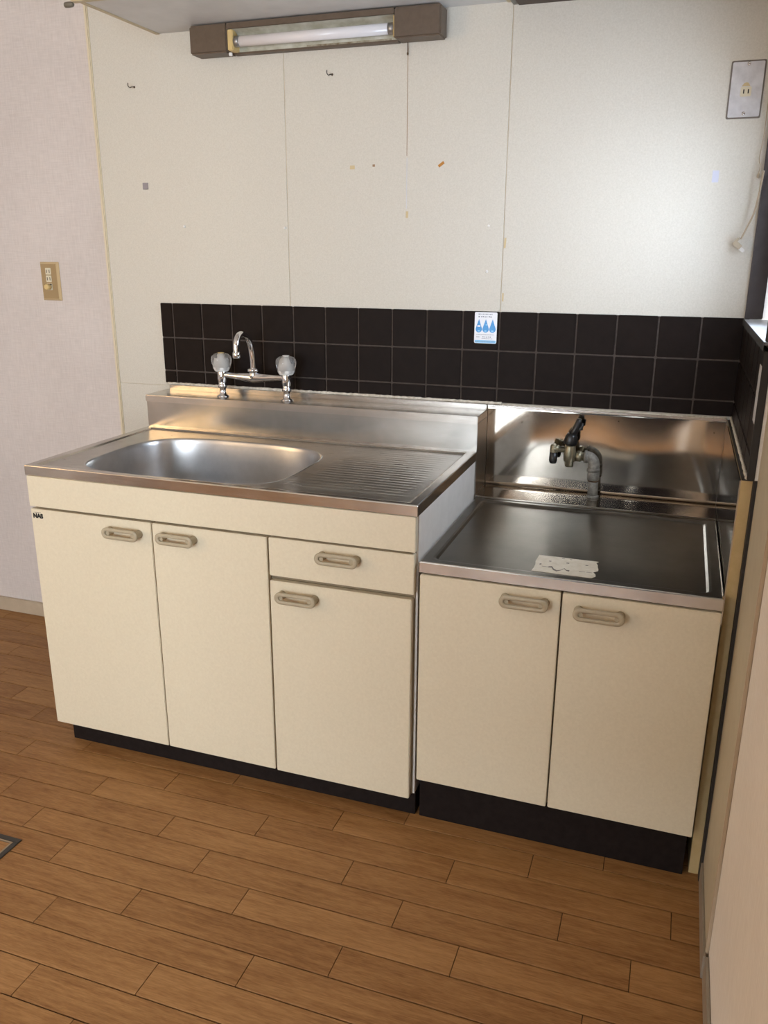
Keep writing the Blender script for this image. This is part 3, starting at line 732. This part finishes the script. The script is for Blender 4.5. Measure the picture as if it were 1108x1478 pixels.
obj('blue_band', extrude_poly(B(), rrect(SX-0.0300, SX+0.0300, SZ0+0.0012, SZ0+0.0085, 0.0025), 'y', SY-0.0005, SY-0.0008), 'sticker_cyan', ws)
bm = B(); random.seed(6)
for zc, x0, x1, h in ((SZ1-0.0055, -0.021, 0.019, 0.003), (SZ1-0.0125, -0.021, 0.016, 0.0042), (SZ0+0.0238, -0.025, 0.024, 0.0022), (SZ0+0.0175, -0.025, -0.015, 0.0022), (SZ0+0.0175, -0.008, 0.018, 0.0036), (SZ0+0.0130, -0.010, 0.020, 0.0016), (SZ0+0.0048, -0.028, 0.027, 0.002)):
    x = x0
    while x < x1:
        wd = random.uniform(0.5, 1.0)*h
        box(bm, SX+x, SX+x+wd, SY-0.0011, SY-0.0005, zc-h/2*random.uniform(0.6, 1), zc+h/2*random.uniform(0.6, 1)); x += wd+h*random.uniform(0.35, 0.9)
obj('small_print', bm, 'sticker_text', ws, kind='stuff')
# pale sticker on the window-side tiles
obj('tile_label', boxbm(RX0-0.0008, RX0-0.0001, -0.652, -0.600, 1.015, 1.122, bev=0.0002, seg=1), 'sill', label='small upright white label on the side tiles under the window', cat='sticker')

# ------------------------------------------------------------------ upper cabinet, hood box
uc = thing('wall_cabinet', (0.555, -0.17, 1.915), 'pale wall cabinet hung above the sink, seen from below', 'cabinet')
CX0, CX1, CD = 0.040, 1.070, -0.335
obj('bottom_board', boxbm(CX0+0.013, CX1-0.013, CD+0.004, -0.004, 1.9155, 1.932), 'cab_under', uc)
for a, b in ((CX0, CX0+0.0125), (CX1-0.0125, CX1)): obj('side_board', boxbm(a, b, CD, -0.0035, 1.9135, 2.40, bev=0.0008), 'cab_edge', uc)
obj('back_board', boxbm(CX0+0.013, CX1-0.013, -0.012, -0.004, 1.933, 2.40), 'cab_under', uc)
obj('top_board', boxbm(CX0+0.013, CX1-0.013, CD+0.004, -0.0125, 2.385, 2.40), 'cab_under', uc)
for a, b in ((CX0-0.012, 0.549), (0.551, CX1)):
    dd = obj('door', boxbm(a, b, CD-0.022, CD-0.003, 1.9125, 2.402, bev=0.002), 'cab_edge', uc)
bm = B(); lathe(bm, (0.004, CD-0.014, 1.9085), (1, 0, 0), [(0.003, 0), (0.0062, 0.003), (0.0068, 0.012), (0.0062, 0.024), (0.003, 0.028)], 16)
box(bm, 0.010, 0.026, CD-0.019, CD-0.009, 1.9085, 1.9128)
obj('corner_catch', bm, 'bronze', uc)
hb = thing('hood_box', (1.38, -0.17, 1.905), 'dark brown wooden box hung on the wall above the stove top', 'cupboard')
bm = B(); hx0, hx1 = 1.0855, 1.690
obj('bottom_board', boxbm(hx0, hx1, CD, -0.0035, 1.9055, 1.925, bev=0.001), 'hood', hb)
for a, b in ((hx0, hx0+0.018), (hx1-0.018, hx1)): obj('side_board', boxbm(a, b, CD, -0.0035, 1.9252, 2.40, bev=0.001), 'hood', hb)
obj('front_board', boxbm(hx0+0.0185, hx1-0.0185, CD, CD+0.018, 1.9252, 2.40, bev=0.001), 'hood', hb)
obj('wall_batten', boxbm(1.0715, 1.0850, -0.335, -0.0035, 1.9075, 2.395, bev=0.001), 'galv', hb)

# ------------------------------------------------------------------ fluorescent lamp under the cabinet
lp = thing('strip_lamp', (0.543, -0.03, 1.842), 'brown strip lamp with bare fluorescent tube under the wall cabinet', 'lamp')
LA, LB, LZ0, LZ1, LD = 0.183, 0.903, 1.8415, 1.9125, -0.062
for a, b in ((LA, 0.2990), (0.7790, LB)):
    bm = B(); box(bm, a, b, LD, -0.0035, LZ0, LZ1, bev=0.004, seg=3); obj('end_cap', bm, 'lamp_brown', lp)
bm = B(); box(bm, 0.2992, 0.7788, LD+0.001, -0.0035, 1.8975, LZ1-0.0005, bev=0.001); obj('top_rail', bm, 'lamp_brown', lp)
obj('bottom_rail', boxbm(0.2992, 0.7788, -0.0260, -0.0035, LZ0, LZ0+0.0050, bev=0.0008), 'lamp_brown', lp)
bm = B()                                      # curved reflector trough
prof2 = [(-0.0585, 1.8968), (-0.045, 1.8945), (-0.034, 1.8900), (-0.026, 1.8835), (-0.0225, 1.8750), (-0.0215, 1.8600), (-0.0225, 1.8465)]; n = len(prof2)-1
v0 = [bm.verts.new((0.2995, y, z)) for y, z in prof2]; v1 = [bm.verts.new((0.7785, y, z)) for y, z in prof2]
for k in range(n):
    f = bm.faces.new((v0[k], v1[k], v1[k+1], v0[k+1])); f.smooth = True
rf = obj('reflector', bm, 'lamp_inner', lp)
obj('rust_band', boxbm(0.500, 0.7750, -0.0290, -0.0262, 1.8845, 1.8895), 'lamp_rust', rf)
obj('rust_band', boxbm(0.520, 0.7600, -0.0240, -0.0228, 1.8462, 1.8510), 'lamp_rust', rf)
bm = tube(B(), [(0.330, -0.045, 1.8685), (0.762, -0.045, 1.8685)], 0.0135, 24)
tb = obj('fluorescent_tube', bm, 'tube', lp)
for a, b in ((0.316, 0.332), (0.760, 0.776)):
    obj('tube_cap', tube(B(), [(a, -0.045, 1.8685), (b, -0.045, 1.8685)], 0.0138, 24), 'tube_cap', tb)
for a, b in ((0.2995, 0.3160), (0.7755, 0.7788)):
    bm = B(); box(bm, a, b, LD+0.003, -0.010, LZ0+0.004, 1.8970, bev=0.002); obj('lamp_holder', bm, 'yellowed', lp, label='yellowed plastic lamp holder')
bm = B(); lathe(bm, (0.303, -0.050, LZ0+0.0005), (0, 0, -1), [(0.0045, 0), (0.005, 0.002), (0.005, 0.007), (0.0035, 0.0085)], 16)
obj('switch_button', bm, 'white_plastic', lp)
bm = B(); tube(bm, [(0.800, -0.010, LZ0+0.001), (0.800, -0.009, LZ0-0.012), (0.7995, -0.008, LZ0-0.024)], 0.0012, 8); lathe(bm, (0.7995, -0.008, LZ0-0.022), (0, 0, -1), [(0.0012, 0), (0.0024, 0.002), (0.0024, 0.005), (0.001, 0.007)], 10)
obj('pull_cord', bm, 'rust', lp)

# ------------------------------------------------------------------ switch plate, outlet, cords
sp_ = thing('socket_plate', (-0.424, -0.004, 1.165), 'gold beige wall plate with two sockets and a plugged cap on the wallpaper', 'outlet')
bm = B(); x0, x1, z0, z1 = -0.4605, -0.3880, 1.1650, 1.2870
vr = loops(bm, [[(x, y, z) for x, z in ((x0+i, z0+i), (x1-i, z0+i), (x1-i, z1-i), (x0+i, z1-i))] for i, y in ((0, 0.0), (0, -0.003), (0.0055, -0.0085))]); bm.faces.new(vr[-1])
pr = obj('rim', bm, 'switch_rim', sp_)
obj('face', boxbm(x0+0.0062, x1-0.0062, -0.0088, -0.0072, z0+0.0062, z1-0.0062), 'switch_plate', sp_)
for k, zc in enumerate((1.2575, 1.2340, 1.2085)):
    s = obj('socket', boxbm(-0.4370, -0.4150, -0.0105, -0.0086, zc-0.0105, zc+0.0105, bev=0.0008), 'ivory', sp_)
    if k < 2:
        for dx in (-0.0052, 0.0052): obj('slot', boxbm(-0.426+dx-0.0011, -0.426+dx+0.0011, -0.0108, -0.0100, zc-0.0048, zc+0.0048), 'slot', s)
    else:
        bm = B(); lathe(bm, (-0.426, -0.0105, zc), (0, -1, 0), [(0.0092, 0), (0.0092, 0.014), (0.0075, 0.017), (0.0055, 0.0165)], 24); obj('plug_cap', bm, 'yellowed', s)
        obj('slot', boxbm(-0.4225, -0.4165, -0.0112, -0.0100, zc+0.006, zc+0.0095), 'slot', s)
ot = thing('wall_outlet', (1.6325, -0.004, 1.6255), 'steel wall outlet plate with one ivory socket beside the window', 'outlet')
bm = extrude_poly(B(), rrect(1.5945, 1.6705, 1.6255, 1.7500, 0.004), 'y', -0.003, -0.0058); obj('back_plate', bm, 'plate_edge', ot)
bm = extrude_poly(B(), rrect(1.5980, 1.6670, 1.6290, 1.7465, 0.003), 'y', -0.0056, -0.0078); obj('face_plate', bm, 'plate_steel', ot)
s = obj('socket', boxbm(1.6205, 1.6440, -0.0120, -0.0074, 1.6725, 1.6935, bev=0.0015), 'ivory', ot)
for dx in (-0.0050, 0.0050): obj('slot', boxbm(1.6325+dx-0.0013, 1.6325+dx+0.0013, -0.0123, -0.0110, 1.6785, 1.6875), 'slot', s)
obj('worn_patch', extrude_poly(B(), [(1.6225, 1.6950), (1.6405, 1.6950), (1.6365, 1.7015), (1.6320, 1.7030), (1.6265, 1.7010)], 'y', -0.0074, -0.0081), 'residue', ot)
for zc in (1.7420, 1.6365):
    bm = B(); lathe(bm, (1.6325, -0.0074, zc), (0, -1, 0), [(0.0042, 0), (0.0040, 0.0015), (0.0025, 0.0022)], 16); sc_ = obj('screw', bm, 'chrome', ot)
    obj('slot', boxbm(1.6300, 1.6350, -0.0100, -0.0092, zc-0.0005, zc+0.0005), 'slot', sc_)
pc = thing('power_cord', (1.655, -0.030, 1.325), 'short ivory power cord hanging off the window frame with its angled plug', 'cord')
path = [(1.6900, -0.060, 1.505), (1.6880, -0.052, 1.470), (1.6855, -0.046, 1.440), (1.6810, -0.040, 1.410), (1.6720, -0.034, 1.385), (1.6660, -0.031, 1.368), (1.6600, -0.030, 1.354)]
obj('cable', tube(B(), cr(path, 6), 0.0024, 10), 'cord', pc)
bm = B(); box(bm, -0.010, 0.010, -0.0065, 0.0065, -0.006, 0.006, bev=0.002)
box(bm, -0.0125, -0.006, -0.0065, 0.0065, -0.006, 0.016, bev=0.002)
bmesh.ops.rotate(bm, verts=bm.verts, matrix=Matrix.Rotation(math.radians(38), 3, 'Y')); bmesh.ops.translate(bm, verts=bm.verts, vec=(1.6545, -0.030, 1.340))
pg = obj('plug', bm, 'cord', pc)
bm = B(); box(bm, 0.008, 0.021, -0.0045, 0.0045, -0.0040, 0.0035, bev=0.001)
bmesh.ops.rotate(bm, verts=bm.verts, matrix=Matrix.Rotation(math.radians(42), 3, 'Y')); bmesh.ops.translate(bm, verts=bm.verts, vec=(1.6545, -0.030, 1.340))
obj('plug_prong', bm, 'white_plastic', pg)
hs = thing('hanging_string', (1.683, -0.020, 1.492), 'thin knotted string hanging down beside the window frame', 'string')
obj('strand', tube(B(), cr([(1.6880, -0.020, 1.905), (1.6850, -0.020, 1.75), (1.6830, -0.020, 1.640), (1.6825, -0.020, 1.58), (1.6795, -0.020, 1.535), (1.6835, -0.020, 1.520), (1.6820, -0.020, 1.503)], 5), 0.0013, 8), 'cord', hs)
bm = B(); lathe(bm, (1.6820, -0.020, 1.505), (0, 0, -1), [(0.001, 0), (0.0032, 0.003), (0.0036, 0.008), (0.0026, 0.013)], 12); obj('knot', bm, 'cord', hs)

# ------------------------------------------------------------------ bits left on the wall panels
PY0 = -0.0031
def hook(x, z, label):
    h = thing('screw_hook', (x, PY0, z), label, 'hook')
    bm = tube(B(), cr([(x+0.004, PY0, z), (x+0.003, PY0-0.010, z-0.001), (x, PY0-0.016, z-0.004), (x-0.003, PY0-0.020, z), (x-0.003, PY0-0.020, z+0.008)], 5), 0.0013, 8); obj('wire', bm, 'hatch_metal', h)
    bm = B(); lathe(bm, (x+0.004, PY0+0.0001, z), (0, -1, 0), [(0.0032, 0), (0.0028, 0.0015)], 12); obj('collar', bm, 'rust', h)
hook(-0.051, 1.783, 'small screw hook in the cream wall panel beside the wallpaper')
hook(0.580, 1.780, 'small dark screw hook in the wall panel just below the strip lamp')
def peg(x, z, m, label, r=0.0040, out=0.006, group=None):
    bm = B(); lathe(bm, (x, PY0, z), (0, -1, 0), [(r, 0), (r*0.9, out*0.7), (r*0.5, out)], 14); obj('wall_pin', bm, m, label=label, cat='pin', group=group)
peg(0.094, 1.393, 'white_plastic', 'small white pin in the wall panel above the tap')
peg(0.430, 1.387, 'white_plastic', 'small white pin beside the left panel joint')
peg(1.031, 1.389, 'white_plastic', 'upper and smaller of two white filler spots above the drop sticker', 0.0032, 0.0015, 'white filler spots')
peg(1.031, 1.272, 'white_plastic', 'lower and larger of two white filler spots above the drop sticker', 0.0040, 0.0015, 'white filler spots')
def scrap(name, x, z, w_, h_, m, label, cat='scrap', rot=0.0, th=0.0008, group=None):
    bm = B(); box(bm, -w_/2, w_/2, -th, 0, -h_/2, h_/2)
    bmesh.ops.rotate(bm, verts=bm.verts, matrix=Matrix.Rotation(rot, 3, 'Y')); bmesh.ops.translate(bm, verts=bm.verts, vec=(x, PY0, z))
    obj(name, bm, m, label=label, cat=cat, group=group)
scrap('foam_pad', -0.033, 1.510, 0.018, 0.019, 'grey_tape', 'small square grey foam pad stuck on the wall panel', 'pad', 0, 0.0025)
scrap('blue_label', 1.5870, 1.4995, 0.015, 0.027, 'blue_label', 'small pale blue label stuck on the wall panel near the window', 'sticker')
scrap('tape_scrap', 0.896, 1.546, 0.018, 0.007, 'orange', 'small slanted orange scrap of tape on the wall panel', 'tape', -math.radians(35))
scrap('glue_spot', 0.641, 1.545, 0.014, 0.010, 'residue', 'square beige glue spot on the wall panel', 'glue spot')
scrap('glue_spot', 0.704, 1.548, 0.007, 0.006, 'stain', 'tiny brown glue spot on the wall panel', 'glue spot')
scrap('stain_mark', 0.8015, 1.420, 0.007, 0.017, 'residue', 'faint brown ring mark at the end of the drip line', 'stain')
scrap('stain_mark', 1.078, 1.346, 0.005, 0.026, 'residue', 'faint yellow streak beside the right panel joint, the upper one', 'stain', 0.05, 0.0003)
scrap('stain_mark', 1.0785, 1.205, 0.004, 0.022, 'residue', 'faint yellow streak just above the tile edge by the panel joint', 'stain', 0, 0.0003)
scrap('rust_drip', 0.7990, 1.700, 0.0016, 0.26, 'stain', 'thin rusty drip line running down the panel from the strip lamp', 'stain', 0, 0.0003)
scrap('scratch_mark', 0.7995, 1.500, 0.0022, 0.13, 'sill', 'thin pale scratch below the rusty drip line', 'scratch', 0, 0.0003)

# ------------------------------------------------------------------ floor hatch
hx0, hx1, hy0, hy1 = -0.398, 0.212, -1.665, -1.055
fh = thing('floor_hatch', ((hx0+hx1)/2, (hy0+hy1)/2, 0), 'wooden floor hatch with dark metal frame set in the plank floor', 'hatch')
for a, b, c, d in ((hx0, hx1, hy1-0.013, hy1), (hx0, hx1, hy0, hy0+0.013), (hx0, hx0+0.013, hy0+0.013, hy1-0.013), (hx1-0.013, hx1, hy0+0.013, hy1-0.013)):
    obj('frame_bar', boxbm(a, b, c, d, 0.0002, 0.0032, bev=0.0008), 'hatch_metal', fh)
for a, b, c, d in ((hx0+0.0135, hx1-0.0135, hy1-0.018, hy1-0.0135), (hx1-0.018, hx1-0.0135, hy0+0.0135, hy1-0.0185)):
    obj('inner_trim', boxbm(a, b, c, d, 0.0002, 0.0028, bev=0.0006), 'hatch_trim', fh)
n = 7; ya, yb2 = hy0+0.014, hy1-0.0188
for k in range(n):
    obj('cover_board', boxbm(hx0+0.0135, hx1-0.0188, ya+(yb2-ya)*k/n+0.0005, ya+(yb2-ya)*(k+1)/n-0.0005, 0.0002, 0.0016, bev=0.0003, seg=1), 'plank', fh)

# ------------------------------------------------------------------ short curtain added behind the camera to shade the stove side
nc = thing('shade_curtain', (1.34, -2.52, 0.45), 'added dark blue split curtain on a wooden rod, shading the stove side', 'curtain')
obj('rod', tube(B(), [(0.955, -2.52, 1.86), (1.7150, -2.52, 1.86)], 0.012, 16), 'door_wood', nc)
for hx in (0.985, 1.690):
    obj('hanger', tube(B(), [(hx, -2.52, 1.86), (hx, -2.52, 2.42)], 0.003, 8), 'chrome', nc)
def cloth(x0, x1, z0, z1, n=60, m=12):
    bm = B(); fr, bk = [], []
    for i in range(n+1):
        x = x0+(x1-x0)*i/n; ca, cb = [], []
        for j in range(m+1):
            z = z0+(z1-z0)*j/m; a = 0.016*(1-0.6*j/m)
            y = -2.52 + a*math.sin(x*52+0.6*math.sin(z*3)) + 0.5*a*math.sin(x*23+1)
            ca.append(bm.verts.new((x, y+0.001, z))); cb.append(bm.verts.new((x, y-0.001, z)))
        fr.append(ca); bk.append(cb)
    for g, fl_ in ((fr, False), (bk, True)):
        for i in range(n):
            for j in range(m):
                q = (g[i][j], g[i+1][j], g[i+1][j+1], g[i][j+1]); f = bm.faces.new(q[::-1] if fl_ else q); f.smooth = True
    for i in range(n):
        bm.faces.new((fr[i][0], bk[i][0], bk[i+1][0], fr[i+1][0])); bm.faces.new((fr[i][m], fr[i+1][m], bk[i+1][m], bk[i][m]))
    for j in range(m):
        bm.faces.new((fr[0][j], fr[0][j+1], bk[0][j+1], bk[0][j])); bm.faces.new((fr[n][j], bk[n][j], bk[n][j+1], fr[n][j+1]))
    return bm
for a, b in ((0.965, 1.335), (1.345, 1.705)):
    obj('cloth_panel', cloth(a, b, 0.45, 1.862), 'curtain_blue', nc)
